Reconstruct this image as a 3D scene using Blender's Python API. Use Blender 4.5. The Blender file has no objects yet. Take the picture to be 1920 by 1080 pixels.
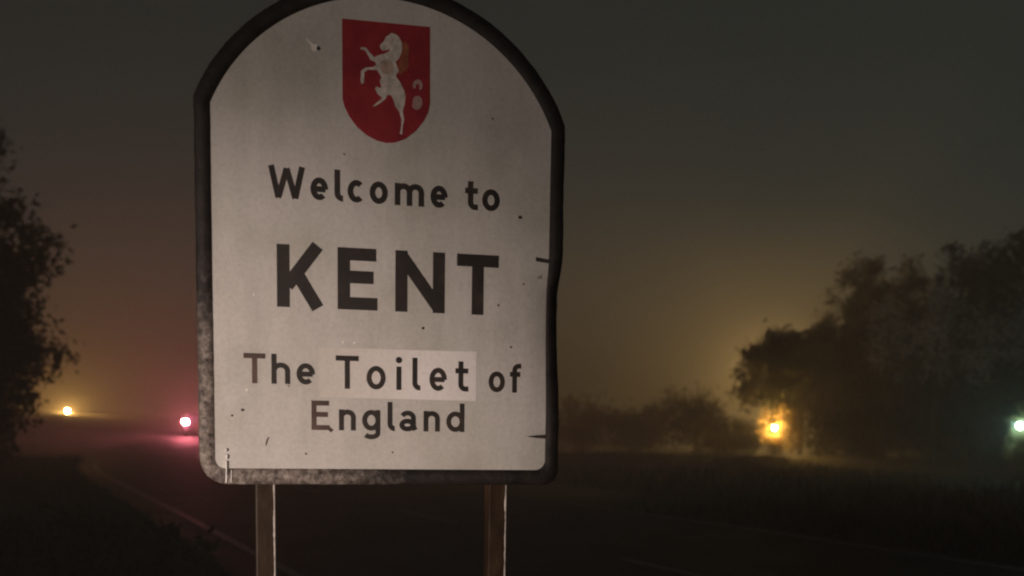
import bpy, bmesh, math, random
import numpy as np
from mathutils import Vector, Matrix, noise, geometry

R = math.radians
SC = bpy.context.scene
COL = SC.collection

# ------------------------------------------------------------------ camera
# upper crop of a portrait phone picture: camera tipped slightly down, lens shifted
cam_d = bpy.data.cameras.new('camera')
cam_d.sensor_fit = 'HORIZONTAL'; cam_d.sensor_width = 36.0
cam_d.lens = 36.0 * 2059 / 1920
cam_d.shift_y = (1033 - 540) / 1920
cam_d.clip_start = 0.05; cam_d.clip_end = 3000
cam = bpy.data.objects.new('camera', cam_d); COL.objects.link(cam)
CAM_Z = 1.6
cam.matrix_world = (Matrix.Translation((0, 0, CAM_Z)) @ Matrix.Rotation(R(90 - 6.35), 4, 'X')
                    @ Matrix.Rotation(R(0.87), 4, 'Z'))
SC.camera = cam
cam_d.dof.use_dof = True
cam_d.dof.focus_distance = 3.6
cam_d.dof.aperture_fstop = 2.2          # soft phone lens wide open at night

# ------------------------------------------------------------------ world: dim foggy night sky
SUN_EL, SUN_ROT = R(35), R(200)
W = bpy.data.worlds.new('World'); SC.world = W; W.use_nodes = True
nt = W.node_tree; nt.nodes.clear()
o_ = nt.nodes.new('ShaderNodeOutputWorld'); bg = nt.nodes.new('ShaderNodeBackground')
sky = nt.nodes.new('ShaderNodeTexSky'); sky.sky_type = 'NISHITA'; sky.sun_disc = False
sky.sun_elevation = SUN_EL; sky.sun_rotation = SUN_ROT
hs = nt.nodes.new('ShaderNodeHueSaturation'); hs.inputs['Saturation'].default_value = 0.06
mx = nt.nodes.new('ShaderNodeMix'); mx.data_type = 'RGBA'; mx.blend_type = 'MULTIPLY'
mx.inputs[0].default_value = 1.0; mx.inputs[7].default_value = (0.84, 1.0, 0.86, 1)
nt.links.new(sky.outputs[0], hs.inputs['Color']); nt.links.new(hs.outputs[0], mx.inputs[6])
nt.links.new(mx.outputs[2], bg.inputs['Color'])
bg.inputs['Strength'].default_value = 0.0052
nt.links.new(bg.outputs[0], o_.inputs[0])

# ------------------------------------------------------------------ moon behind the fog (the one sun lamp, night strength)
sun_d = bpy.data.lights.new('moon', 'SUN'); sun_d.energy = 0.004; sun_d.angle = R(12)
sun_d.color = (1.0, 0.95, 0.85)
sun = bpy.data.objects.new('moon', sun_d); COL.objects.link(sun)
sun.rotation_euler = (R(90) - SUN_EL, 0, R(180) - SUN_ROT)

# unseen spot taken as a headlamp, no car built, cone shaped for the sign's gradient, low on the verge to the left behind the camera
hl_d = bpy.data.lights.new('front_light', 'SPOT'); hl_d.energy = 1120; hl_d.color = (1.0, 0.80, 0.70)
hl_d.spot_size = R(26.5); hl_d.spot_blend = 1.0; hl_d.shadow_soft_size = 0.07
hl = bpy.data.objects.new('front_light', hl_d); COL.objects.link(hl)
hl.location = (-2.3, -2.6, 0.75)
hl.rotation_euler = (Vector((-1.05, 3.2, 1.26)) - Vector(hl.location)).to_track_quat('-Z', 'Y').to_euler()

# second unseen spot, added and aimed wider to lift the sign's dim parts
fill_spot_d = hl_d.copy(); fill_spot_d.energy = 470; fill_spot_d.spot_size = R(64)
fill_spot = bpy.data.objects.new('front_light', fill_spot_d); COL.objects.link(fill_spot)
fill_spot.location = (-3.6, -2.9, 0.75)
fill_spot.rotation_euler = (Vector((-.6, 3.4, 1.9)) - Vector(fill_spot.location)).to_track_quat('-Z', 'Y').to_euler()

SC.view_settings.view_transform = 'Standard'; SC.view_settings.look = 'None'
SC.view_settings.exposure = 0.0; SC.view_settings.gamma = 1.0
SC.view_settings.use_curve_mapping = False
SC.render.engine = 'CYCLES'; SC.render.dither_intensity = 1.5
SC.cycles.max_bounces = 6; SC.cycles.volume_bounces = 0
SC.cycles.sample_clamp_indirect = 3.0
SC.cycles.use_denoising = True
SC.cycles.filter_width = 2.2

# ================================================================== helpers
def link(o, parent=None):
    COL.objects.link(o)
    if parent is not None: o.parent = parent
    return o

def tag(o, label=None, cat=None, group=None, kind=None):
    if label: o['label'] = label
    if cat: o['category'] = cat
    if group: o['group'] = group
    if kind: o['kind'] = kind
    return o

def empty(name, loc, rz=0.0):
    o = bpy.data.objects.new(name, None); o.empty_display_size = 0.2
    o.location = loc; o.rotation_euler = (0, 0, rz)
    return link(o)

def mesh_obj(name, verts, faces, mat, parent=None, smooth=False):
    me = bpy.data.meshes.new(name)
    me.from_pydata([tuple(v) for v in verts], [], [tuple(f) for f in faces])
    if mat: me.materials.append(mat)
    if smooth: me.polygons.foreach_set('use_smooth', [True] * len(me.polygons))
    me.update()
    return link(bpy.data.objects.new(name, me), parent)

class MB:
    def __init__(self): self.v = []; self.f = []
    def add(self, v, f):
        n = len(self.v); self.v += [tuple(p) for p in v]; self.f += [tuple(i + n for i in q) for q in f]
    def box(self, c, s, rot=None):
        p = []
        for dx in (-.5, .5):
            for dy in (-.5, .5):
                for dz in (-.5, .5):
                    q = Vector((dx * s[0], dy * s[1], dz * s[2]))
                    if rot is not None: q = rot @ q
                    p.append(q + Vector(c))
        self.add(p, [(0, 1, 3, 2), (4, 6, 7, 5), (0, 4, 5, 1), (2, 3, 7, 6), (0, 2, 6, 4), (1, 5, 7, 3)])
    def tube(self, pts, rad, n=6, cap=True):
        pts = [Vector(p) for p in pts]; rings = []
        for i, p in enumerate(pts):
            a = pts[max(i - 1, 0)]; b = pts[min(i + 1, len(pts) - 1)]
            t = (b - a).normalized() if (b - a).length > 1e-9 else Vector((0, 0, 1))
            x = t.orthogonal().normalized() if abs(t.z) < .999 else Vector((1, 0, 0))
            if abs(t.z) < .999: x = t.cross(Vector((0, 0, 1))).normalized()
            y = t.cross(x)
            r = rad[i] if hasattr(rad, '__len__') else rad
            rings.append([p + x * r * math.cos(2 * math.pi * k / n) + y * r * math.sin(2 * math.pi * k / n) for k in range(n)])
        base = len(self.v)
        for r in rings: self.v += [tuple(q) for q in r]
        for i in range(len(rings) - 1):
            for k in range(n):
                a = base + i * n + k; b = base + i * n + (k + 1) % n
                self.f.append((a, b, b + n, a + n))
        if cap:
            self.f.append(tuple(base + k for k in reversed(range(n))))
            self.f.append(tuple(base + (len(rings) - 1) * n + k for k in range(n)))
    def lathe(self, c, prof, n=16):
        base = len(self.v)
        for (r, z) in prof:
            for k in range(n):
                a = 2 * math.pi * k / n
                self.v.append((c[0] + r * math.cos(a), c[1] + r * math.sin(a), c[2] + z))
        for i in range(len(prof) - 1):
            for k in range(n):
                a = base + i * n + k; b = base + i * n + (k + 1) % n
                self.f.append((a, b, b + n, a + n))
    def prism(self, poly, y0, y1):
        """polygon in x,z extruded from y0 (front) to y1"""
        n = len(poly)
        v = [(p[0], y0, p[1]) for p in poly] + [(p[0], y1, p[1]) for p in poly]
        area = sum(poly[i][0] * poly[(i + 1) % n][1] - poly[(i + 1) % n][0] * poly[i][1] for i in range(n))
        order = list(range(n)) if area > 0 else list(range(n))[::-1]
        tri = geometry.tessellate_polygon([[Vector((poly[i][0], poly[i][1], 0)) for i in order]])
        def wind(t):
            a, b, c_ = (poly[order[i]] for i in t)
            return t if (b[0] - a[0]) * (c_[1] - a[1]) - (b[1] - a[1]) * (c_[0] - a[0]) > 0 else t[::-1]
        tri = [wind(tuple(t)) for t in tri]
        f = [tuple(order[i] for i in t) for t in tri] + [tuple(order[i] + n for i in t[::-1]) for t in tri]
        for k in range(n):
            a, b = order[k], order[(k + 1) % n]
            f.append((b, a, a + n, b + n))
        self.add(v, f)
    def build(self, name, mat, parent=None, smooth=False, bevel=0):
        o = mesh_obj(name, self.v, self.f, mat, parent, smooth)
        if bevel:
            m = o.modifiers.new('bevel', 'BEVEL'); m.width = bevel; m.segments = 3; m.limit_method = 'ANGLE'
        return o

# ---- materials
def mat_new(name):
    m = bpy.data.materials.new(name); m.use_nodes = True
    n = m.node_tree
    return m, n, n.nodes['Principled BSDF']

def ramp(n, src, stops):
    r = n.nodes.new('ShaderNodeValToRGB')
    while len(r.color_ramp.elements) < len(stops): r.color_ramp.elements.new(0.5)
    for e, (p, c) in zip(r.color_ramp.elements, stops):
        e.position = p; e.color = (c[0], c[1], c[2], 1) if hasattr(c, '__len__') else (c, c, c, 1)
    n.links.new(src, r.inputs[0]); return r.outputs[0]

def noise_n(n, scale, detail=4, rough=0.55, coord='Object', mapscale=None):
    tc = n.nodes.new('ShaderNodeTexCoord'); t = n.nodes.new('ShaderNodeTexNoise')
    t.inputs['Scale'].default_value = scale; t.inputs['Detail'].default_value = detail
    t.inputs['Roughness'].default_value = rough
    src = tc.outputs[coord]
    if mapscale:
        mp = n.nodes.new('ShaderNodeMapping'); mp.inputs['Scale'].default_value = mapscale
        n.links.new(src, mp.inputs[0]); src = mp.outputs[0]
    n.links.new(src, t.inputs['Vector']); return t.outputs['Fac']

def mix_c(n, fac, a, b, blend='MIX'):
    m = n.nodes.new('ShaderNodeMix'); m.data_type = 'RGBA'; m.blend_type = blend
    for sock, val in ((m.inputs[0], fac), (m.inputs[6], a), (m.inputs[7], b)):
        if hasattr(val, 'links') or hasattr(val, 'is_linked'): n.links.new(val, sock)
        elif hasattr(val, '__len__'): sock.default_value = (val[0], val[1], val[2], 1)
        else: sock.default_value = val
    return m.outputs[2]

def math_n(n, op, a, b=None, clamp=False):
    m = n.nodes.new('ShaderNodeMath'); m.operation = op; m.use_clamp = clamp
    for s, v in zip(m.inputs, (a, b)):
        if v is None: continue
        if hasattr(v, 'is_linked'): n.links.new(v, s)
        else: s.default_value = v
    return m.outputs[0]

def bump(n, p, h, dist, strength=0.6):
    b = n.nodes.new('ShaderNodeBump'); b.inputs['Strength'].default_value = strength
    b.inputs['Distance'].default_value = dist
    n.links.new(h, b.inputs['Height']); n.links.new(b.outputs[0], p.inputs['Normal'])

def simple(name, c, rough=0.6, var=0.25, scale=6, metal=0.0, bumpd=0.0, bscale=30):
    m, n, p = mat_new(name)
    f = noise_n(n, scale)
    d = tuple(x * (1 - var) for x in c); l = tuple(min(1, x * (1 + var)) for x in c)
    n.links.new(ramp(n, f, [(0.3, d), (0.7, l)]), p.inputs['Base Color'])
    p.inputs['Roughness'].default_value = rough; p.inputs['Metallic'].default_value = metal
    if bumpd: bump(n, p, noise_n(n, bscale), bumpd)
    return m

def emit(name, c, s):
    m, n, p = mat_new(name)
    p.inputs['Base Color'].default_value = (0.6, 0.6, 0.6, 1)
    p.inputs['Emission Color'].default_value = (*c, 1); p.inputs['Emission Strength'].default_value = s
    return m

M = {}
# retro-reflective white sheeting, aged: blotches, run-off streaks, fine grime
m, n, p = mat_new('sign_sheeting')
big = ramp(n, noise_n(n, 3.2, 5, .6), [(0.30, (.50, .485, .43)), (0.5, (.59, .57, .53)), (0.72, (.66, .625, .60))])
streak = ramp(n, noise_n(n, 1.0, 4, .6, mapscale=(11, 1, 1.6)), [(0.36, .90), (0.62, 1.0)])
fine = ramp(n, noise_n(n, 70, 3, .7), [(0.30, .84), (0.60, 1.0)])
speck = ramp(n, noise_n(n, 150, 1, .5), [(0.20, .45), (0.26, 1.0)])
c = mix_c(n, 1.0, big, streak, 'MULTIPLY'); c = mix_c(n, 0.8, c, fine, 'MULTIPLY'); c = mix_c(n, .8, c, speck, 'MULTIPLY')
n.links.new(c, p.inputs['Base Color']); p.inputs['Roughness'].default_value = 0.55
p.inputs['Specular IOR Level'].default_value = 0.3
bump(n, p, noise_n(n, 5, 2), 0.004, 0.3)
M['sheet'] = m
m, n, p = mat_new('sticker_vinyl')
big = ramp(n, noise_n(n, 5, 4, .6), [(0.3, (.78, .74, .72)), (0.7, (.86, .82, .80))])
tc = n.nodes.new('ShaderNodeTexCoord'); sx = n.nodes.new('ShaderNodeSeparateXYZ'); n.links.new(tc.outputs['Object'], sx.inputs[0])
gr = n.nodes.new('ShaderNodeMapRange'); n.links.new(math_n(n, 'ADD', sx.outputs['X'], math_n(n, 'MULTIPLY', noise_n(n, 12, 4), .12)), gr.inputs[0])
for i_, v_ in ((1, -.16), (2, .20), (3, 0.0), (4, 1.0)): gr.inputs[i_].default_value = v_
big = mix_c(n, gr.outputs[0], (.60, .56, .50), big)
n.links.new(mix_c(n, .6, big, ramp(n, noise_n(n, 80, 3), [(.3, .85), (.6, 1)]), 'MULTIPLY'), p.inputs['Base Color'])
p.inputs['Roughness'].default_value = 0.5
M['sticker'] = m
# black letters: faded brownish vinyl
m, n, p = mat_new('letter_vinyl')
n.links.new(ramp(n, noise_n(n, 9, 4), [(.3, (.008, .006, .005)), (.55, (.020, .014, .011)), (.78, (.060, .038, .028))]), p.inputs['Base Color'])
p.inputs['Roughness'].default_value = 0.6
M['letter'] = m
m, n, p = mat_new('letter_worn')
n.links.new(ramp(n, noise_n(n, 9, 4), [(.3, (.03, .018, .014)), (.6, (.085, .05, .038)), (.8, (.14, .09, .07))]), p.inputs['Base Color'])
p.inputs['Roughness'].default_value = 0.6
M['letter_worn'] = m
m, n, p = mat_new('shield_red')
n.links.new(ramp(n, noise_n(n, 14, 5), [(.3, (.23, .013, .022)), (.7, (.36, .024, .030))]), p.inputs['Base Color'])
p.inputs['Roughness'].default_value = 0.5
M['red'] = m
M['horse'] = simple('horse_white', (.60, .54, .49), .6, .28, 50)
M['mane'] = simple('mane_brown', (.30, .085, .04), .6, .3, 60)
M['chest'] = simple('chest_tan', (.46, .34, .27), .6, .3, 60)
M['tail'] = simple('tail_pink', (.42, .26, .24), .6, .25, 60)
# frame: black edge strip, mud and bare metal where the traffic spray hits it low on the kerb end
m, n, p = mat_new('frame_black')
tc = n.nodes.new('ShaderNodeTexCoord'); sx = n.nodes.new('ShaderNodeSeparateXYZ'); n.links.new(tc.outputs['Object'], sx.inputs[0])
low = n.nodes.new('ShaderNodeMapRange'); n.links.new(sx.outputs['Z'], low.inputs[0])
for i_, v_ in ((1, 2.25), (2, 1.60), (3, 0.0), (4, 1.0)): low.inputs[i_].default_value = v_
lef = n.nodes.new('ShaderNodeMapRange'); n.links.new(sx.outputs['X'], lef.inputs[0])
for i_, v_ in ((1, 0.25), (2, -0.35), (3, 0.0), (4, 1.0)): lef.inputs[i_].default_value = v_
mud = math_n(n, 'MULTIPLY', low.outputs[0], lef.outputs[0])
nz = noise_n(n, 38, 5, .7)
msk = ramp(n, math_n(n, 'ADD', math_n(n, 'MULTIPLY', mud, 0.75), math_n(n, 'MULTIPLY', nz, 0.75)), [(.62, 0.0), (1.0, 1.0)])
dk = ramp(n, noise_n(n, 20, 4), [(.3, (.006, .005, .005)), (.7, (.024, .017, .015))])
lt_ = ramp(n, noise_n(n, 46, 5, .75), [(.34, (.025, .02, .018)), (.5, (.17, .14, .12)), (.70, (.42, .36, .32))])
n.links.new(mix_c(n, msk, dk, lt_), p.inputs['Base Color'])
p.inputs['Roughness'].default_value = 0.62; p.inputs['Specular IOR Level'].default_value = 0.35
bump(n, p, noise_n(n, 60, 5, .7), 0.004, 0.7)
M['frame'] = m
M['alu'] = simple('aluminium_sheet', (.42, .42, .40), .5, .15, 8, .6)
M['chip'] = simple('bare_chip', (.85, .80, .74), .35, .1, 60)
M['dark_mark'] = simple('dark_mark', (.035, .026, .022), .7, .4, 60)
M['highlight'] = simple('highlight_pale', (.72, .66, .60), .4, .35, 30)  # pale colour for the highlight painted along the post corners
M['foil'] = simple('peeled_sheeting_edge', (.95, .92, .88), .25, .05, 60)
# posts: dull brown painted steel tube, rust
m, n, p = mat_new('post_paint')
n.links.new(ramp(n, noise_n(n, 9, 6, .65, mapscale=(3, 3, 1)), [(.3, (.018, .011, .007)), (.55, (.036, .022, .013)), (.75, (.06, .042, .022))]), p.inputs['Base Color'])
p.inputs['Roughness'].default_value = 0.42; p.inputs['Specular IOR Level'].default_value = 0.12
bump(n, p, noise_n(n, 22, 4, .6, mapscale=(1, 1, .5)), 0.004, 0.35)
M['post'] = m
M['wood'] = simple('bark', (.075, .055, .040), .9, .4, 3)
def leaf_mat(name, c):
    m = simple(name, c, .65, .5, .8); n = m.node_tree; p = n.nodes['Principled BSDF']
    tr = n.nodes.new('ShaderNodeBsdfTranslucent'); mxs = n.nodes.new('ShaderNodeMixShader'); mxs.inputs[0].default_value = .4
    n.links.new(p.inputs['Base Color'].links[0].from_socket, tr.inputs['Color'])
    n.links.new(p.outputs[0], mxs.inputs[1]); n.links.new(tr.outputs[0], mxs.inputs[2])
    n.links.new(mxs.outputs[0], n.nodes['Material Output'].inputs[0])
    return m
M['birch'] = simple('pale_bark', (.62, .58, .53), .8, .35, 3)
M['leafA'] = leaf_mat('foliage_dark', (.045, .052, .025))
M['leafB'] = leaf_mat('foliage_brown', (.085, .070, .032))
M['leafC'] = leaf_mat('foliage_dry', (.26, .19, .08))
m, n, p = mat_new('field_ground')
n.links.new(mix_c(n, .6, ramp(n, noise_n(n, .25, 5), [(.3, (.016, .018, .010)), (.7, (.038, .034, .020))]),
                  ramp(n, noise_n(n, 6, 5), [(.3, .4), (.7, 1.0)]), 'MULTIPLY'), p.inputs['Base Color'])
p.inputs['Roughness'].default_value = 0.95; bump(n, p, noise_n(n, 3, 6, .7), 0.15, 0.8)
M['ground'] = m
m, n, p = mat_new('damp_asphalt')
n.links.new(mix_c(n, .5, ramp(n, noise_n(n, .5, 5), [(.3, (.022, .021, .020)), (.7, (.042, .040, .038))]),
                  ramp(n, noise_n(n, 60, 3), [(.3, .5), (.7, 1.0)]), 'MULTIPLY'), p.inputs['Base Color'])
n.links.new(ramp(n, noise_n(n, .8, 4), [(.3, .66), (.7, .86)]), p.inputs['Roughness']); p.inputs['Specular IOR Level'].default_value = .12
bump(n, p, noise_n(n, 50, 4), 0.012, 0.5)
M['road'] = m
m, n, p = mat_new('worn_road_paint')
n.links.new(ramp(n, noise_n(n, 12, 5, .7), [(.44, (.035, .035, .033)), (.72, (.26, .25, .23))]), p.inputs['Base Color'])
p.inputs['Roughness'].default_value = 0.6
M['paint'] = m
M['grass'] = simple('grass_blades', (.030, .036, .016), .7, .5, 2)
M['metal_dark'] = simple('dark_painted_metal', (.04, .042, .045), .45, .2, 10)
M['car_paint'] = simple('dark_car_paint', (.03, .034, .045), .25, .1, 3, .3)
M['rubber'] = simple('tyre_rubber', (.02, .02, .02), .85, .2, 30)
M['rim'] = simple('alloy_rim', (.35, .35, .36), .3, .1, 20, .9)
m, n, p = mat_new('car_glass'); p.inputs['Base Color'].default_value = (.02, .025, .03, 1); p.inputs['Roughness'].default_value = .06
M['glass'] = m
M['plate'] = simple('plate_yellow', (.55, .42, .06), .5, .1, 20)

AMBER = (1.0, 0.56, 0.13)
M['bulb_hedge'] = emit('bulb_amber_hedge', AMBER, 8500)
M['bulb_bank'] = emit('bulb_amber_bank', (1.0, .54, .13), 14500)
M['bulb_street'] = emit('bulb_amber_street', (1.0, .61, .20), 9000)
M['bulb_cyan'] = emit('bulb_cool_white', (.50, 1.0, .86), 520)
M['tail_red'] = emit('tail_lamp_red', (1.0, .20, .26), 3200)

# ================================================================== ground, road
def sstep(a, b, x):
    t = min(1, max(0, (x - a) / (b - a))); return t * t * (3 - 2 * t)

def height(x, y):
    bank = sstep(40, 92, y) * (0.25 * sstep(12, -4, x) + 1.75 * sstep(-4, -36, x) + 0.55 * sstep(-31, -42, x))
    bank += .45 * math.exp(-((y - 56) / 6) ** 2) * sstep(-2, 6, x)
    return bank + 0.05 * noise.noise(Vector((x * .11, y * .11, 3.1)))

DS, DP = Vector((-.4234, .906, 0)), Vector((.906, .4234, 0))     # along the road, across it
def road_bend(s): return .0047 * max(0, s - 34) ** 2 if s < 90 else .0047 * 56 ** 2 + (s - 90) * .526
def road_pt(s, p_, dz=0.0):
    q = DS * s + DP * (p_ + road_bend(s))
    return Vector((q.x, q.y, height(q.x, q.y) + dz))

gx = sorted(set([round(v, 2) for v in np.concatenate([np.arange(-400, -60, 20), np.arange(-60, 60, 2.0), np.arange(60, 401, 20)])]))
gy = sorted(set([round(v, 2) for v in np.concatenate([np.arange(-80, 0, 10), np.arange(0, 110, 2.0), np.arange(110, 421, 15)])]))
gv = [(x, y, height(x, y)) for y in gy for x in gx]
nx_ = len(gx)
gf = [(j * nx_ + i, j * nx_ + i + 1, (j + 1) * nx_ + i + 1, (j + 1) * nx_ + i) for j in range(len(gy) - 1) for i in range(nx_ - 1)]
tag(mesh_obj('ground', gv, gf, M['ground'], smooth=True), kind='structure')

def strip(s0, s1, p0, p1, dz, step=1.5, across=1):
    ns = max(1, int(round((s1 - s0) / step))); v = []; f = []
    for i in range(ns + 1):
        s = s0 + (s1 - s0) * i / ns
        for k in range(across + 1):
            v.append(road_pt(s, p0 + (p1 - p0) * k / across, dz))
    w = across + 1
    for i in range(ns):
        for k in range(across):
            a = i * w + k
            f.append((a, a + 1, a + w + 1, a + w))
    return v, f
road = tag(mesh_obj('road', *strip(-30, 150, 2.2, 11.2, .045, 1.0, 8), M['road'], smooth=True), kind='structure')
for nm, p0 in (('edge_line', 2.74), ('edge_line', 10.75)):
    mesh_obj(nm, *strip(-30, 46, p0, p0 + .13, .053), M['paint'], road)
for k in range(-1, 9):
    s0 = 8.4 + k * 8.3
    mesh_obj('centre_dash', *strip(s0, s0 + 3.0, 6.73, 6.86, .053, .5), M['paint'], road)
# ================================================================== the sign
SIGN_POS = Vector((-0.42096633, 3.47, 0)) + Vector((math.cos(R(14)), math.sin(R(14)), 0)) * .02
sign = empty('boundary_sign', SIGN_POS, R(14))
tag(sign, 'arched white county boundary sign with black edging and red horse shield on two posts', 'sign')

AC, RO, RI = 2.319, 0.6153, 0.565
AO, AI = 0.5675, 0.521
BO, BI = 1.418, 1.467

def bend(u, v):
    """knock in the right-hand edge: pushed backwards between the two tears"""
    e = math.exp(-max(0.0, .57 - u) / .055)
    prof = sstep(2.15, 2.02, v) * (1 - 0.85 * sstep(1.95, 1.62, v)) if v < 2.15 else 0.0
    return 0.058 * e * prof

def face_grid(hw, rad, v0, v1, y, nr=90, nc=60, flip=False):
    V = []; F = []
    for j in range(nr + 1):
        v = v0 + (v1 - v0) * j / nr
        h = hw
        if v > AC:
            h = min(hw, math.sqrt(max(1e-6, rad * rad - (v - AC) ** 2)))
        for i in range(nc + 1):
            u = -h + 2 * h * i / nc
            V.append((u, y + bend(u, v), v))
    for j in range(nr):
        for i in range(nc):
            a = j * (nc + 1) + i
            q = (a, a + 1, a + nc + 2, a + nc + 1)
            F.append(q[::-1] if flip else q)
    return V, F
mesh_obj('sign_face', *face_grid(.545, .590, 1.443, AC + .5898, 0.0), M['sheet'], sign, True)
mesh_obj('back_plate', *face_grid(.545, .590, 1.443, AC + .5898, 0.004, 60, 40, True), M['alu'], sign, True)

def perimeter(a, rad, b, rbl, rbr, nside=70, narc=120, nc=12, nb=90):
    sh = AC + math.sqrt(rad * rad - a * a); P = []
    for i in range(nside): P.append((-a, b + rbl + (sh - b - rbl) * i / nside))
    t0 = math.atan2(sh - AC, -a); t1 = math.atan2(sh - AC, a)
    for i in range(narc):
        t = t0 + (t1 - t0) * i / narc; P.append((rad * math.cos(t), AC + rad * math.sin(t)))
    for i in range(nside): P.append((a, sh + (b + rbr - sh) * i / nside))
    for i in range(nc):
        t = -math.pi / 2 * i / nc; P.append((a - rbr + rbr * math.cos(t), b + rbr + rbr * math.sin(t)))
    for i in range(nb): P.append((a - rbr + (-a + rbl - a + rbr) * i / nb, b))
    for i in range(nc):
        t = -math.pi / 2 - math.pi / 2 * i / nc; P.append((-a + rbl + rbl * math.cos(t), b + rbl + rbl * math.sin(t)))
    return P
PO = perimeter(AO, RO, BO, .085, .055); PI_ = perimeter(AI, RI, BI, .028, .034)
V = []; F = []; NP_ = len(PO)
def lump(u, v, k): return noise.noise(Vector((u * 22, v * 22, k))) * .0030 + noise.noise(Vector((u * 70, v * 70, k))) * .0018
for (o, i) in zip(PO, PI_):
    ou, ov = o; iu, iv = i
    l1, l2, l3 = lump(ou, ov, 1.), lump(ou, ov, 5.), lump(ou, ov, 9.)
    prof = [(iu, iv, -.0005), (iu + (ou - iu) * .06, iv + (ov - iv) * .06, -.006 + l1 * .5),
            (iu + (ou - iu) * .5, iv + (ov - iv) * .5, -.0075 + l2 * .6),
            (iu + (ou - iu) * (.93 + l3 * 8), iv + (ov - iv) * (.93 + l3 * 8), -.0045 + l3 * .6),
            (ou + (ou - iu) * l1 * 12, ov + (ov - iv) * l1 * 12, .002), (ou, ov, .030),
            (iu + (ou - iu) * .7, iv + (ov - iv) * .7, .031), (iu + (ou - iu) * .7, iv + (ov - iv) * .7, .006)]
    for (u, v, y) in prof: V.append((u, y + bend(u, v), v))
for a in range(NP_):
    b = (a + 1) % NP_
    for k in range(7):
        F.append((a * 8 + k, a * 8 + k + 1, b * 8 + k + 1, b * 8 + k))
frame = mesh_obj('frame', V, F, M['frame'], sign, True)

# ---- lettering: each letter a thin vinyl piece
def arc(cx, cy, rx, ry, a0, a1, n=14):
    return [(cx + rx * math.cos(R(a0 + (a1 - a0) * i / n)), cy + ry * math.sin(R(a0 + (a1 - a0) * i / n))) for i in range(n + 1)]

def glyph(ch, W_, H, w):
    """centre lines of the strokes of a letter W_ wide; H cap height, w stroke width"""
    X = .715 * H; h = w / 2; l, r = h, W_ - h; cx = W_ / 2; rx = (W_ - w) / 2; ry = (X - w) / 2; my = X / 2
    if ch == 'W':
        return [[(h, H), (W_ * .27, 0)], [(W_ * .27, 0), (W_ * .5, H * .93)], [(W_ * .5, H * .93), (W_ * .73, 0)], [(W_ * .73, 0), (W_ - h, H)]]
    if ch == 'K': return [[(l, 0), (l, H)], [(l + h * .6, H * .34), (W_ - w * .62, H)], [(W_ * .40, H * .56), (W_ - w * .62, 0)]]
    if ch == 'E': return [[(l, 0), (l, H)], [(l, H - h), (W_ * .97, H - h)], [(l, H * .53), (W_ * .90, H * .53)], [(l, h), (W_, h)]]
    if ch == 'N': return [[(l, 0), (l, H)], [(r, 0), (r, H)], [(l + w * .06, H - h * .9), (r - w * .06, h * .9)]]
    if ch == 'T': return [[(0, H - h), (W_, H - h)], [(cx, H - h), (cx, 0)]]
    if ch == 'o': return [arc(cx, my, rx, ry, 0, 360, 32)]
    if ch == 'c': return [arc(cx + rx * .06, my, rx, ry, 48, 312, 26)]
    if ch == 'e': return [arc(cx, my, rx, ry, -3, 312, 30), [(l, my - h * .1), (W_ - h * .9, my - h * .1)]]
    if ch == 'l': return [[(l, H), (l, w * 1.5)] + arc(l + w * .95, w * 1.45, w * .95, w * .95, 180, 270, 6)[1:] + [(W_, h)]]
    if ch == 'i': return [[(cx, 0), (cx, X * 1.0)], arc(cx, H - w * .55, w * .12, w * .12, 0, 360, 10) , [(cx - h * .9, H - w * .55), (cx + h * .9, H - w * .55)]]
    if ch == 't': return [[(W_ * .42, H * .93), (W_ * .42, w * 1.4)] + arc(W_ * .42 + w * .9, w * 1.4, w * .9, w * .9, 180, 270, 6)[1:] + [(W_, h)], [(0, X - h), (W_ * .98, X - h)]]
    if ch == 'f': return [[(W_ * .42, 0), (W_ * .42, H - w * 1.3)] + arc(W_ * .42 + w * .85, H - w * 1.35, w * .85, w * .85, 180, 90, 6)[1:] + [(W_, H - h)], [(0, X - h), (W_ * .92, X - h)]]
    if ch == 'm':
        a = (W_ - w) / 2; q = a / 2
        out = [[(l, 0), (l, X)]]
        for k in range(2):
            c0 = l + a * k + q
            out.append(arc(c0, X - h - q * .95, q, q * .95, 165, 0, 10) + [(c0 + q, 0)])
        return out
    if ch == 'n': return [[(l, 0), (l, X)], arc(cx, X - h - rx * .9, rx, rx * .9, 165, 0, 12) + [(r, 0)]]
    if ch == 'h': return [[(l, 0), (l, H)], arc(cx, X - h - rx * .9, rx, rx * .9, 165, 0, 12) + [(r, 0)]]
    if ch == 'd': return [[(r, 0), (r, H)], arc(cx, my, rx, ry, 0, 360, 32)]
    if ch == 'g': return [[(r, X), (r, -H * .08)] + arc(cx, -H * .08, rx, H * .13, 0, -150, 12)[1:], arc(cx, my, rx, ry, 0, 360, 32)]
    if ch == 'a':
        return [arc(cx - rx * .05, X - h - rx * .85, rx * .97, rx * .85, 155, 0, 12) + [(r - rx * .07, w), (r + h * .6, h * .5)],
                arc(cx - rx * .1, h + ry * .48, rx * .93, ry * .50, 0, 360, 26)]
    return []

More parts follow.
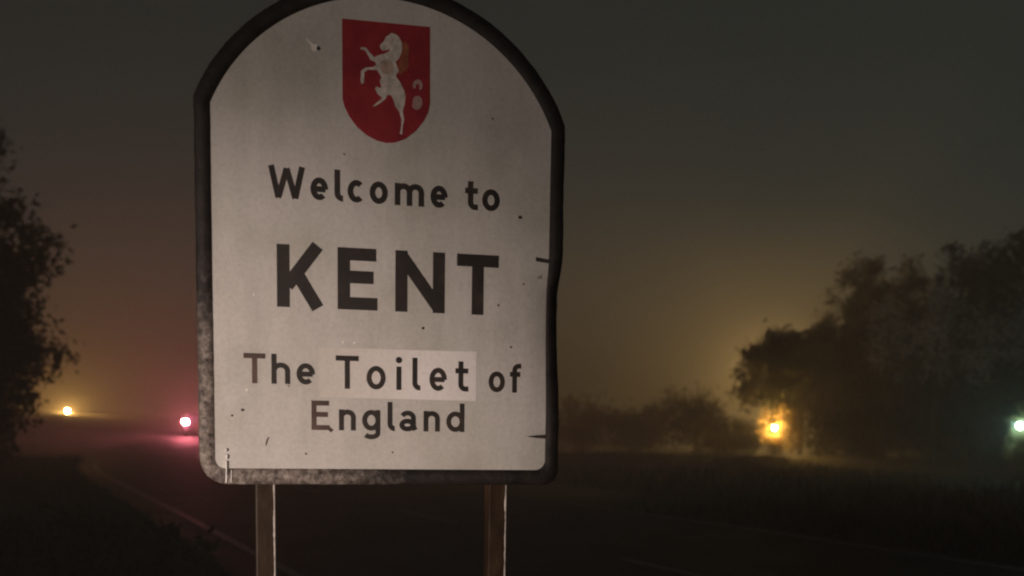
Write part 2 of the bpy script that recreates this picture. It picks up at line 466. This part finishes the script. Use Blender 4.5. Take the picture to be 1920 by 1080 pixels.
def ribbon(mb, line, w, y0, y1, ou, ov):
    P = [Vector((a, b)) for a, b in line]; closed = (P[0] - P[-1]).length < 1e-6
    if closed: P = P[:-1]
    n = len(P); L = []; Rr = []
    for i in range(n):
        a = P[i - 1] if (i > 0 or closed) else None
        b = P[(i + 1) % n] if (i < n - 1 or closed) else None
        d0 = (P[i] - a).normalized() if a is not None else None
        d1 = (b - P[i]).normalized() if b is not None else None
        if d0 is None: d0 = d1
        if d1 is None: d1 = d0
        nrm = (Vector((-d0.y, d0.x)) + Vector((-d1.y, d1.x))).normalized()
        k = w / 2 / max(.5, nrm.dot(Vector((-d1.y, d1.x))))
        L.append(P[i] + nrm * k); Rr.append(P[i] - nrm * k)
    base = len(mb.v)
    for i in range(n):
        for q, y in ((L[i], y0), (Rr[i], y0), (L[i], y1), (Rr[i], y1)):
            u, v = q.x + ou, q.y + ov
            mb.v.append((u, y + bend(u, v), v))
    m_ = n if closed else n - 1
    for i in range(m_):
        a = base + 4 * i; b = base + 4 * ((i + 1) % n)
        mb.f += [(a, a + 1, b + 1, b), (a, b, b + 2, a + 2), (a + 1, a + 3, b + 3, b + 1)]
    if not closed:
        a = base; b = base + 4 * (n - 1)
        mb.f += [(a, a + 2, a + 3, a + 1), (b, b + 1, b + 3, b + 2)]

LINES = [
 ('welcome',2.2795,0.0935,.0172,[('W',-0.3559,-0.2473),('e',-0.2314,-0.1787),('l',-0.1594,-0.1337),('c',-0.1208,-0.0672),('o',-0.0526,0.0031),('m',0.0245,0.1157),('e',0.1358,0.1895),('t',0.2454,0.2863),('o',0.2999,0.3567)]),
 ('kent',1.9575,0.1865,.0380,[('K',-0.3328,-0.1871),('E',-0.1506,-0.0284),('N',0.0272,0.1831),('T',0.2215,0.3563)]),
 ('the',1.7255,0.0905,.0154,[('T',-0.4337,-0.3689),('h',-0.3514,-0.2954),('e',-0.2761,-0.2204)]),
 ('toilet',1.7155,0.1015,.0158,[('T',-0.1569,-0.0861),('o',-0.0621,-0.0022),('i',0.0314,0.0474),('l',0.0820,0.1074),('e',0.1363,0.1919),('t',0.2195,0.2618)]),
 ('of',1.7155,0.0925,.0155,[('o',0.3280,0.3816),('f',0.3984,0.4356)]),
 ('england',1.587,0.0905,.0154,[('E',-0.2316,-0.1761),('n',-0.1474,-0.0953),('g',-0.0754,-0.0186),('l',0.0040,0.0268),('a',0.0420,0.0954),('n',0.1184,0.1707),('d',0.1914,0.2503)])]
# replacement sticker under the word on the third line
def flat_part(name, poly, y0, y1, mat, parent, cuts=0):
    mb = MB(); mb.prism(poly, y0, y1)
    mb.v = [(x, y + bend(x, z), z) for x, y, z in mb.v]
    return mb.build(name, mat, parent)
# sheet laid as a grid so that it follows the panel
st = MB(); nu, nv = 24, 8
def stc(i, j):
    u = -.208 + (.287 + .208) * i / nu; v = 1.6865 + (1.8415 - 1.6865) * j / nv + .004 * (1 - i / nu) * (0.5 - j / nv)
    return (u, -.0007 + bend(u, v), v)
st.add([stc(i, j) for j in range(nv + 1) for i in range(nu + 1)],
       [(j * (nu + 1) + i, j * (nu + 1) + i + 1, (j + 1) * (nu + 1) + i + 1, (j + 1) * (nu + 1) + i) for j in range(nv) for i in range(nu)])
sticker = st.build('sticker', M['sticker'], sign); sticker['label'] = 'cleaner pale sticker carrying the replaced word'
for (nm, base, H, w, gl) in LINES:
    off = -.0012 if nm == 'toilet' else -.0006
    for (ch, u0, u1) in gl:
        mb = MB()
        for k, line in enumerate(glyph(ch, u1 - u0, H, w)):
            y0 = off - .0004 - .00012 * k
            # resample long straight strokes so that they follow the panel
            pts = []
            for a, b in zip(line[:-1], line[1:]):
                ns = max(1, int(math.hypot(b[0] - a[0], b[1] - a[1]) / .03))
                pts += [(a[0] + (b[0] - a[0]) * q / ns, a[1] + (b[1] - a[1]) * q / ns) for q in range(ns)]
            pts.append(line[-1])
            ribbon(mb, pts, w, y0, off + .0004, u0, base)
        worn = (nm == 'the' and ch == 'T') or (nm == 'england' and ch == 'E')
        if nm == 'england' and ch == 'E':
            ribbon(mb, [(u1 - u0 - .006, .008), (u1 - u0 + .008, -.003)], .011, off - .0009, off + .0004, u0, base)
        lo = mb.build('letter', M['letter_worn'] if worn else M['letter'], sign)
        if worn: lo['label'] = 'faded brown letter'

# ---- crest
shield_p = [(-0.1355, 2.8121), (0.1305, 2.8139), (0.132, 2.5907), (0.1274, 2.5637), (0.1136, 2.536), (0.0879, 2.5035), (0.0562, 2.4782), (0.0246, 2.4652), (-0.003, 2.4623), (-0.0304, 2.4671), (-0.0617, 2.4806), (-0.0909, 2.5029), (-0.1141, 2.531), (-0.1283, 2.558), (-0.1345, 2.5798)]
horse_p = [(0.0119, 2.7848), (0.0236, 2.7834), (0.0353, 2.7759), (0.0432, 2.7618), (0.0457, 2.7452), (0.0434, 2.73), (0.0375, 2.7145), (0.0258, 2.7022), (0.0357, 2.6768), (0.0259, 2.661), (0.0398, 2.6434), (0.0517, 2.6218), (0.0565, 2.6052), (0.0538, 2.5805), (0.048, 2.5592), (0.0528, 2.5349), (0.0482, 2.5156), (0.0467, 2.4908), (0.0396, 2.4921), (0.0434, 2.5152), (0.0441, 2.5342), (0.0381, 2.5565), (0.0262, 2.5706), (0.0203, 2.589), (0.0124, 2.6034), (0.0026, 2.6045), (-0.0052, 2.5906), (-0.0169, 2.5803), (-0.0365, 2.5674), (-0.0443, 2.5667), (-0.0228, 2.5854), (-0.015, 2.5936), (-0.0287, 2.6037), (-0.0365, 2.618), (-0.0326, 2.6259), (-0.0209, 2.6212), (-0.017, 2.6272), (-0.0229, 2.6417), (-0.0171, 2.6534), (-0.0249, 2.664), (-0.0308, 2.6728), (-0.0579, 2.6722), (-0.0688, 2.6638), (-0.0703, 2.6338), (-0.0773, 2.6276), (-0.0804, 2.6404), (-0.0788, 2.6666), (-0.0657, 2.6771), (-0.0424, 2.6811), (-0.0327, 2.6875), (-0.0366, 2.6965), (-0.0502, 2.7008), (-0.0599, 2.7167), (-0.0676, 2.7271), (-0.0812, 2.7296), (-0.0792, 2.7353), (-0.0638, 2.7349), (-0.0522, 2.7211), (-0.0386, 2.7094), (-0.0289, 2.7158), (-0.0075, 2.7234), (0.0062, 2.7321), (0.0081, 2.7379), (-0.0036, 2.7331), (-0.0133, 2.7303), (-0.0211, 2.7389), (-0.0223, 2.7462), (-0.0114, 2.7566), (-0.0037, 2.7722), (0.006, 2.7787)]
mane_p = [(0.0456, 2.7638), (0.0589, 2.7614), (0.0677, 2.7472), (0.0631, 2.7206), (0.0663, 2.6946), (0.0554, 2.6786), (0.0397, 2.6659), (0.0298, 2.6726), (0.0337, 2.6954), (0.0415, 2.7149), (0.0465, 2.7378)]
chest_p = [(-0.0211, 2.6998), (0.0004, 2.7055), (0.016, 2.6976), (0.02, 2.6792), (0.0063, 2.663), (-0.0112, 2.6633), (-0.021, 2.6774)]
tail1_p = [(0.0793, 2.6298), (0.0784, 2.643), (0.0851, 2.653), (0.095, 2.6576), (0.1049, 2.6536), (0.109, 2.6418), (0.1063, 2.6295), (0.0991, 2.6259), (0.0991, 2.6391), (0.0935, 2.6443), (0.088, 2.64), (0.088, 2.6306)]
tail2_p = [(0.0795, 2.5977), (0.0854, 2.6065), (0.0972, 2.6098), (0.1072, 2.6), (0.1093, 2.585), (0.1015, 2.5711), (0.0895, 2.5663), (0.0776, 2.5748)]
shield = flat_part('shield', shield_p, -.0014, .001, M['red'], sign); shield['label'] = 'red shield crest with a rearing white horse'
flat_part('horse', horse_p, -.0022, -.0012, M['horse'], shield)
flat_part('mane', mane_p, -.0020, -.0012, M['mane'], shield)
flat_part('chest_patch', chest_p, -.0027, -.0018, M['chest'], shield)
flat_part('tail', tail1_p, -.0020, -.0012, M['tail'], shield)
flat_part('tail', tail2_p, -.0020, -.0012, M['tail'], shield)

# ---- damage: chip with bare rim, tears, scratches
def blob(cu, cv, ru, rv, seed, n=14):
    rr = random.Random(seed)
    return [(cu + ru * math.cos(2 * math.pi * k / n) * rr.uniform(.7, 1.15), cv + rv * math.sin(2 * math.pi * k / n) * rr.uniform(.7, 1.15)) for k in range(n)]
flat_part('paint_chip', blob(-.2165, 2.721, .011, .012, 1), -.0020, .001, M['chip'], sign)
flat_part('paint_chip', [(-.216, 2.728), (-.226, 2.735), (-.238, 2.745), (-.241, 2.743), (-.229, 2.731), (-.222, 2.722)], -.0018, .001, M['chip'], sign)
flat_part('bullet_dent', blob(-.206, 2.720, .0048, .0065, 2), -.0026, .001, M['dark_mark'], sign)
flat_part('tear', [(.478, 2.146), (.490, 2.144), (.523, 2.140), (.523, 2.129), (.495, 2.131), (.478, 2.133)], -.0022, .002, M['dark_mark'], sign)
flat_part('tear', [(.458, 1.5765), (.490, 1.580), (.523, 1.5825), (.523, 1.569), (.492, 1.571), (.470, 1.5735)], -.0030, .002, M['dark_mark'], sign)
flat_part('scratch', [(-.372, 1.5370), (-.369, 1.537), (-.364, 1.552), (-.360, 1.563), (-.363, 1.5635), (-.369, 1.551)], -.0016, .002, M['dark_mark'], sign)
for k, (u, v, r_) in enumerate([(.4235, 2.2656, .0065), (.115, 1.909, .0055), (-.438, 1.645, .005), (-.470, 1.627, .004), (-.249, 1.513, .0035), (.357, 1.99, .0035), (-.30, 1.72, .0025), (.02, 1.52, .003), (.40, 1.86, .004), (-.13, 2.42, .003), (.33, 2.56, .003), (.44, 2.06, .003)]):
    flat_part('grime_spot', blob(u, v, r_, r_ * .9, 20 + k, 9), -.0016, .001, M['dark_mark'], sign)
for k, (u, v, r_) in enumerate([(-.425, 1.705, .0035), (-.402, 1.99, .003), (-.10, 1.857, .0035), (-.135, 1.858, .0028)]):
    flat_part('paint_chip', blob(u, v, r_, r_ * 1.3, 60 + k, 8), -.0016, .001, M['chip'], sign)
# peeled, shiny edge of the sheeting over the lower left corner of the frame
for k, (u, v0, v1, w_) in enumerate([(-.4895, 1.423, 1.447, .0042), (-.4888, 1.447, 1.488, .0030), (-.4872, 1.494, 1.507, .0040), (-.4885, 1.517, 1.526, .0028), (-.4745, 1.424, 1.462, .0022)]):
    flat_part('peeled_edge', [(u - w_ / 2, v0), (u + w_ / 2, v0 + .002), (u + w_ / 2 + .001, v1), (u - w_ / 2 + .001, v1 + .001)], -.0115, -.002, M['foil'], sign)
flat_part('bolt_hole', blob(-.4800, 1.4585, .0050, .0065, 3), -.0112, -.002, M['dark_mark'], sign)

# ---- posts, rails, clips
for u in (-.373, .371):
    mb = MB(); mb.box((u, .066, 1.16), (.061, .061, 2.92)); po = mb.build('post', M['post'], sign, False, .006)
    mb = MB(); mb.box((u, .066, 2.629), (.064, .064, .016)); mb.build('post_cap', M['metal_dark'], sign, False, .004)
    # highlight along the road-side corner, put in as a pale strip of colour
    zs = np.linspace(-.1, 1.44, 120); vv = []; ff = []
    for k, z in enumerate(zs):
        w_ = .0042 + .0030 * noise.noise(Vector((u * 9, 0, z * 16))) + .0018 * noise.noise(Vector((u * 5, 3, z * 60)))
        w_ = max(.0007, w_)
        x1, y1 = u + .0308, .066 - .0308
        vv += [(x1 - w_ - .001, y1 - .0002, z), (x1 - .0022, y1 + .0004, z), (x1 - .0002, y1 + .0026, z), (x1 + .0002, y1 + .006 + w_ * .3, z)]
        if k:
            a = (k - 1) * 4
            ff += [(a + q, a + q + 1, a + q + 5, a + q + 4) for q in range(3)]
    mesh_obj('edge_highlight', vv, ff, M['highlight'], po)
for z in (1.62, 2.10, 2.50):
    mb = MB(); mb.box((0, .0195, z), (1.0, .026, .04)); mb.build('rail', M['alu'], sign)
    for u in (-.373, .371):
        mb = MB(); mb.box((u, .066, z), (.085, .066, .025)); mb.build('clip', M['alu'], sign)

# ================================================================== vegetation
def crown_tree(name, label, cat, x, y, H, rx, ry, zlo, seed, leafmat, tips=130, leaves=60, leaf=.17, spread=.55, group=None, trunk_r=.16, lean=0.0, parts=('trunk', 'crown'), bare=0.15, pn=2.0, clear=None, amp=1.0):
    rr = random.Random(seed); g = height(x, y)
    root = empty(name, (x, y, g)); tag(root, label, cat, group)
    cz = (H + zlo) / 2; rz = (H - zlo) / 2
    trunk = [Vector((0, 0, -.2))]; k = 7
    for i in range(1, k + 1):
        t = i / k
        trunk.append(Vector((lean * t + rr.uniform(-.12, .12) * H * .05, rr.uniform(-.12, .12) * H * .05, H * .86 * t)))
    wood = MB(); wood.tube(trunk, [trunk_r * (1 - .85 * i / k) + .012 for i in range(k + 1)], 7)
    nodes = [(p_, trunk_r * (1 - .8 * i / k)) for i, p_ in enumerate(trunk) if p_.z > zlo * .7 + .05]
    T = []
    tries = 0
    while len(T) < tips and tries < tips * 30:
        tries += 1
        d = Vector((rr.gauss(0, 1), rr.gauss(0, 1), rr.gauss(0, 1))).normalized()
        d = d / (abs(d.x) ** pn + abs(d.y) ** pn + abs(d.z) ** pn) ** (1 / pn)
        rad = rr.random() ** .42
        nz_ = .86 + .34 * amp * noise.noise(d * 1.9 + Vector((seed * 3.7, 0, 0))) + .22 * amp * noise.noise(d * 5 + Vector((0, seed * 1.3, 0)))
        q = Vector((d.x * rx * rad * nz_ + lean * .6, d.y * ry * rad * nz_, cz + d.z * rz * rad * min(1.0, nz_ + .12)))
        if q.z < .15: continue
        if clear and (q - Vector(clear[0])).length < clear[1]: continue
        T.append(q)
    T.sort(key=lambda q: (q - Vector((lean * .5, 0, cz * .7))).length)
    for q in T:
        best = min(nodes, key=lambda nd: (nd[0] - q).length + (1.2 if nd[0].z > q.z else 0))
        a = best[0]; L = (q - a).length
        mid = a.lerp(q, .5) + Vector((rr.uniform(-.1, .1), rr.uniform(-.1, .1), rr.uniform(0, .16))) * L
        r0 = min(best[1] * .7, .012 + .016 * L)
        wood.tube([a, mid, q], [r0, r0 * .65, .006], 4, False)
        nodes.append((q, r0 * .6)); nodes.append((mid, r0 * .8))
        for _ in range(3):          # twigs
            e = q + Vector((rr.gauss(0, 1), rr.gauss(0, 1), rr.gauss(.3, 1))) * spread * .7
            wood.tube([q, e], [.007, .003], 3, False)
    wood.build(parts[0], M['wood'], root)
    rs = np.random.RandomState(seed); n_l = len(T) * leaves
    c_ = np.repeat(np.array([tuple(q) for q in T]), leaves, 0)
    keep = np.repeat(rs.rand(len(T)) > bare, leaves)
    c_ = c_[keep]; n_l = len(c_)
    c_ = c_ + rs.normal(0, 1, (n_l, 3)) * spread * np.array([.62, .62, .55])
    c_[:, 2] = np.maximum(c_[:, 2], .06)
    if clear:
        c_ = c_[np.linalg.norm(c_ - np.array(clear[0]), axis=1) > clear[1]]; n_l = len(c_)
    a = rs.normal(0, 1, (n_l, 3)); a /= np.linalg.norm(a, axis=1)[:, None]
    b = np.cross(a, rs.normal(0, 1, (n_l, 3))); b /= np.linalg.norm(b, axis=1)[:, None]
    s = leaf * rs.uniform(.5, 1.2, (n_l, 1))
    P = np.stack([c_ - a * s, c_ + b * s * .42, c_ + a * s, c_ - b * s * .42], 1).reshape(-1, 3)
    me = bpy.data.meshes.new(parts[1])
    me.vertices.add(len(P)); me.vertices.foreach_set('co', P.astype(np.float32).ravel())
    me.loops.add(n_l * 4); me.loops.foreach_set('vertex_index', np.arange(n_l * 4, dtype=np.int32))
    me.polygons.add(n_l); me.polygons.foreach_set('loop_start', np.arange(0, n_l * 4, 4, dtype=np.int32))
    me.materials.append(leafmat); me.update(calc_edges=True); me.validate()
    link(bpy.data.objects.new(parts[1], me), root)
    return root

# right-hand wood edge, near tall trees to the frame edge
G1 = 'trees along the right side of the field'
crown_tree('tree', 'tallest dark tree at the right edge of the picture', 'tree', 29.4, 58, 11.6, 5.2, 4.0, .0, 11, M['leafA'], 260, 90, .22, .62, G1, .24, pn=4)
crown_tree('tree', 'tall dark tree just left of the tallest one at the right edge', 'tree', 25.2, 60, 11.5, 2.9, 3.2, .0, 12, M['leafA'], 190, 90, .21, .60, G1, .2, pn=4)
crown_tree('tree', 'slim hazy tree at the left end of the tall group', 'tree', 22.2, 71, 12.2, 3.1, 2.8, .0, 13, M['leafB'], 220, 80, .20, .60, G1, .18, bare=.05, pn=5)
crown_tree('tree', 'hazy tree in the middle of the tall group', 'tree', 26.0, 74, 12.6, 2.9, 2.8, .0, 14, M['leafB'], 160, 80, .20, .60, G1, .18, pn=4)
crown_tree('tree', 'round low tree overhanging the amber lamp', 'tree', 15.4, 59.4, 6.6, 3.9, 2.6, 2.4, 15, M['leafA'], 230, 90, .18, .50, G1, .16, bare=.05, pn=2.6)
crown_tree('bush', 'dense bush between the round low tree and the slim tree', 'bush', 17.9, 58.2, 5.4, 2.8, 2.0, -.8, 16, M['leafB'], 150, 80, .17, .5, G1, .08, pn=3)
crown_tree('bush', 'broad dark bush filling the foot of the tall trees', 'bush', 21.2, 56.5, 5.0, 3.6, 2.0, -.8, 17, M['leafA'], 170, 80, .17, .5, G1, .08, pn=3)
crown_tree('bush', 'dark bush below the tallest tree beside the cool white lamp', 'bush', 26.2, 55, 5.0, 3.6, 2.0, -.8, 18, M['leafA'], 170, 80, .17, .5, G1, .08, pn=3)
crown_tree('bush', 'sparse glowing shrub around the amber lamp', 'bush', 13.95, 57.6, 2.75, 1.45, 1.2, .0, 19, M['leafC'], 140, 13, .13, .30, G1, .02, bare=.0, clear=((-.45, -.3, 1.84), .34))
G4 = 'pale slender trunks before the tall trees'
for k_, (bx_, by_, bh_, lb_) in enumerate([(18.6, 55.6, 8.2, 'leftmost pale slender trunk before the tall trees'), (20.6, 54.2, 8.8, 'second pale slender trunk before the tall trees'), (24.3, 53.0, 9.4, 'pale slender trunk below the tallest tree'), (22.6, 53.6, 8.0, 'thin pale trunk between the second trunk and the tallest tree')]):
    tr_ = crown_tree('tree', lb_, 'tree', bx_, by_, bh_, 1.3, 1.2, 3.6, 70 + k_, M['leafB'], 50, 26, .13, .4, G4, .15)
    tr_.children[0].data.materials[0] = M['birch']
# farther hedge bushes, faint in the fog
G2 = 'far hedge bushes in the fog'
crown_tree('bush', 'hazy bush standing alone left of the amber lamp', 'bush', 11.6, 70, 4.5, 2.7, 2.2, .0, 31, M['leafB'], 150, 40, .16, .62, G2, .09, bare=.3, amp=1.9)
crown_tree('bush', 'low hazy bush closest to the sign in the far hedge', 'bush', 4.6, 73, 3.5, 2.5, 2.0, .0, 32, M['leafB'], 130, 40, .16, .6, G2, .08, bare=.3, amp=1.9)
crown_tree('bush', 'low hazy bush in the middle of the far hedge', 'bush', 8.0, 74, 3.2, 2.6, 2.0, .0, 33, M['leafB'], 130, 40, .16, .6, G2, .08, bare=.3, amp=1.9)
crown_tree('bush', 'small hazy bush in the gap before the amber glow', 'bush', 14.3, 72, 2.6, 1.7, 1.6, .0, 34, M['leafB'], 90, 36, .15, .5, G2, .06, bare=.3, amp=1.9)
crown_tree('bush', 'hedge bush half hidden behind the sign', 'bush', 1.4, 75, 3.0, 2.1, 1.8, .0, 35, M['leafB'], 110, 40, .16, .6, G2, .08, bare=.3, amp=1.9)
# left-hand trees on the verge
G3 = 'trees on the left verge'
crown_tree('tree', 'dark leafy tree cut by the left edge of the picture', 'tree', -16.2, 31.0, 10.6, 3.6, 3.2, .4, 41, M['leafA'], 260, 100, .14, .48, G3, .2, bare=.05)
crown_tree('tree', 'smaller dark tree below the left edge tree', 'tree', -14.7, 29.0, 6.6, 2.4, 1.9, .1, 42, M['leafA'], 190, 100, .12, .42, G3, .12, bare=.05)
crown_tree('bush', 'dark bush at the foot of the left edge tree', 'bush', -14.6, 27.5, 3.2, 2.2, 1.6, .0, 44, M['leafA'], 140, 90, .11, .36, G3, .06, bare=.0)
crown_tree('bush', 'black bramble mass at the bottom left of the verge', 'bush', -4.4, 9.4, .8, 1.9, 1.3, .0, 43, M['leafA'], 110, 70, .06, .16, None, .02, bare=.0)

# grass on both verges
def grass(name, label, regions, seed):
    rs = np.random.RandomState(seed); P = []; 
    for (s0, s1, p0, p1, cnt, h) in regions:
        for _ in range(cnt):
            s = rs.uniform(s0, s1); p_ = rs.uniform(p0, p1)
            q = DS * s + DP * (p_ + road_bend(s)); z = height(q.x, q.y)
            hh = h * rs.uniform(.5, 1.3); t = rs.uniform(0, 6.28); w = .008 + .006 * rs.rand() + hh * .015
            lx, ly = rs.normal(0, .35, 2) * hh
            P += [(q.x - w * math.cos(t), q.y - w * math.sin(t), z - .02), (q.x + w * math.cos(t), q.y + w * math.sin(t), z - .02),
                  (q.x + lx, q.y + ly, z + hh)]
    o = mesh_obj(name, P, [(i, i + 1, i + 2) for i in range(0, len(P), 3)], M['grass'])
    tag(o, label, 'grass', kind='stuff')
grass('grass', 'rough dark grass on the road verges', [(3, 22, -4, 2.15, 24000, .20), (22, 50, -6, 2.15, 9000, .32), (-4, 20, 11.3, 15, 5000, .25), (0, 50, 15, 34, 14000, .3)], 5)

# ================================================================== lamps and the car
def globe(c, r, n=14):
    mb = MB(); pr = [(max(.0005, r * math.sin(math.pi * i / n)), -r * math.cos(math.pi * i / n)) for i in range(n + 1)]
    mb.lathe(c, pr, 16); return mb

def lamp_post(name, label, x, y, z, r, mat, arm=0.0):
    g = height(x, y); root = empty(name, (x, y, g)); tag(root, label, 'lamp'); h = z - g
    mb = MB(); mb.lathe((0, 0, 0), [(.14, -.3), (.14, .05), (.07, .12), (.05, .2), (.022, max(.25, h - r - .06)), (.03, max(.27, h - r - .02)), (.001, max(.28, h - r - .01))], 14)
    mb.build('post', M['metal_dark'], root, True)
    head = globe((0, 0, h), r).build('bulb', mat, root, True)
    mb = MB(); mb.lathe((0, 0, h + r + .012), [(r * .55, 0), (r * .35, .03), (.001, .06)], 14); mb.build('cap', M['metal_dark'], root, True)
    mb = MB()
    for k in range(4):
        a = math.pi / 4 + k * math.pi / 2
        mb.tube([(math.cos(a) * r * q, math.sin(a) * r * q, h + zz) for q, zz in ((.3, -r - .02), (1.12, -r * .5), (1.12, r * .5), (.5, r + .02))], .008, 4)
    mb.build('cage', M['metal_dark'], root)
    return root
lamp_post('lamp', 'amber lamp shining low through the shrub under the round tree', 13.50, 57.3, 1.84, .08, M['bulb_hedge'])
lamp_post('lamp', 'amber lamp on the skyline beside the left tree', -37.55, 93.0, 2.54, .10, M['bulb_bank'])
lamp_post('lamp', 'cool white lamp at the right edge of the picture', 18.30, 40.0, 1.98, .085, M['bulb_cyan'])
lamp_post('street_lamp', 'amber street lamp behind the round low tree lighting the fog', 21.6, 93.0, 6.6, .16, M['bulb_street'])
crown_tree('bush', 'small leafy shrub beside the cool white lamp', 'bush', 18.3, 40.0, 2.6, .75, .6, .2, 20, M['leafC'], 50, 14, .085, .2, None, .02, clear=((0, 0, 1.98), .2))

def car(x, y, rz):
    root = empty('car', (x, y, height(x, y) + .05), rz)
    tag(root, 'car with glowing red tail lamps driving off, mostly behind the sign', 'car')
    # side profile (y forward, z up) -> lower body
    prof = [(-2.08, .32), (-2.14, .52), (-2.10, .86), (-1.98, .97), (-1.2, 1.0), (.75, .98), (1.75, .86), (2.08, .68), (2.12, .42), (2.0, .26), (-1.95, .26)]
    def loft(prof_, hw):
        mb = MB(); n_ = len(prof_); secs = []
        for k, (xs, sc) in enumerate(((-hw, .94), (-hw * .93, 1.0), (hw * .93, 1.0), (hw, .94))):
            cy_ = sum(q[0] for q in prof_) / n_; cz_ = sum(q[1] for q in prof_) / n_
            secs += [(xs, cy_ + (q[0] - cy_) * sc, cz_ + (q[1] - cz_) * sc) for q in prof_]
        f = [tuple(reversed(range(n_))), tuple(range(3 * n_, 4 * n_))]
        for k in range(3):
            for i in range(n_):
                a, b = k * n_ + i, k * n_ + (i + 1) % n_
                f.append((a, b, b + n_, a + n_))
        mb.add(secs, f); return mb
    body = loft(prof, .88).build('body', M['car_paint'], root, True, .03)
    cab = loft([(-1.92, .95), (-1.55, 1.38), (-1.2, 1.46), (-.1, 1.46), (.45, 1.36), (1.05, .95)], .72).build('roof', M['car_paint'], root, True, .05)
    def quad(nm, pts, mat, par): return mesh_obj(nm, pts, [(0, 1, 2, 3)], mat, par)
    quad('rear_window', [(-.56, -1.885, 1.02), (.56, -1.885, 1.02), (.50, -1.605, 1.345), (-.50, -1.605, 1.345)], M['glass'], root)
    quad('windscreen', [(.58, 1.0, 1.0), (-.58, 1.0, 1.0), (-.52, .50, 1.345), (.52, .50, 1.345)], M['glass'], root)
    for s in (-1, 1):
        for (a, b) in ((-1.45, -.45), (-.38, .5)):
            quad('side_window', [(s * .727, a - .12, 1.02), (s * .727, b + .18, 1.02), (s * .727, b, 1.36), (s * .727, a, 1.36)], M['glass'], root)
        mb = MB(); mb.box((s * .70, -2.105, .90), (.24, .09, .16)); mb.build('tail_lamp', M['tail_red'], root, False, .02)
        mb = MB(); mb.box((s * .66, 2.06, .66), (.32, .12, .15)); mb.build('front_light', M['rim'], root, False, .03)
        mb = MB(); mb.box((s * .92, .62, 1.02), (.14, .09, .12)); mb.build('mirror', M['car_paint'], root, False, .02)
        for yw in (-1.32, 1.32):
            mb = MB(); mb.tube([(s * .68, yw, .32), (s * .90, yw, .32)], .32, 24); w_ = mb.build('wheel', M['rubber'], root, False, .03)
            mb = MB(); mb.tube([(s * .86, yw, .32), (s * .915, yw, .32)], .20, 12); mb.build('rim', M['rim'], w_)
    mb = MB(); mb.box((0, -2.12, .42), (1.66, .12, .24)); mb.build('bumper', M['car_paint'], root, False, .04)
    mb = MB(); mb.box((0, -2.165, .66), (.52, .02, .11)); mb.build('number_plate', M['plate'], root)
    return root
car_s = 73.6
cp = road_pt(car_s, 4.75); ct = road_pt(car_s + 1, 4.75) - road_pt(car_s - 1, 4.75)
car(cp.x, cp.y, math.atan2(ct.y, ct.x) - math.pi / 2)

# ================================================================== the fog
hb = MB(); hb.box((0, 170, 7.6), (860, 540, 18.8))
haze = hb.build('haze', None); tag(haze, 'pale night fog over the field and road', 'fog', kind='stuff')
m = bpy.data.materials.new('fog_air'); m.use_nodes = True; n = m.node_tree; n.nodes.clear()
out = n.nodes.new('ShaderNodeOutputMaterial'); pv = n.nodes.new('ShaderNodeVolumePrincipled')
pv.inputs['Color'].default_value = (.92, .90, .86, 1); pv.inputs['Density'].default_value = 0.0085
pv.inputs['Anisotropy'].default_value = 0.3
n.links.new(pv.outputs[0], out.inputs['Volume'])
haze.data.materials.append(m)
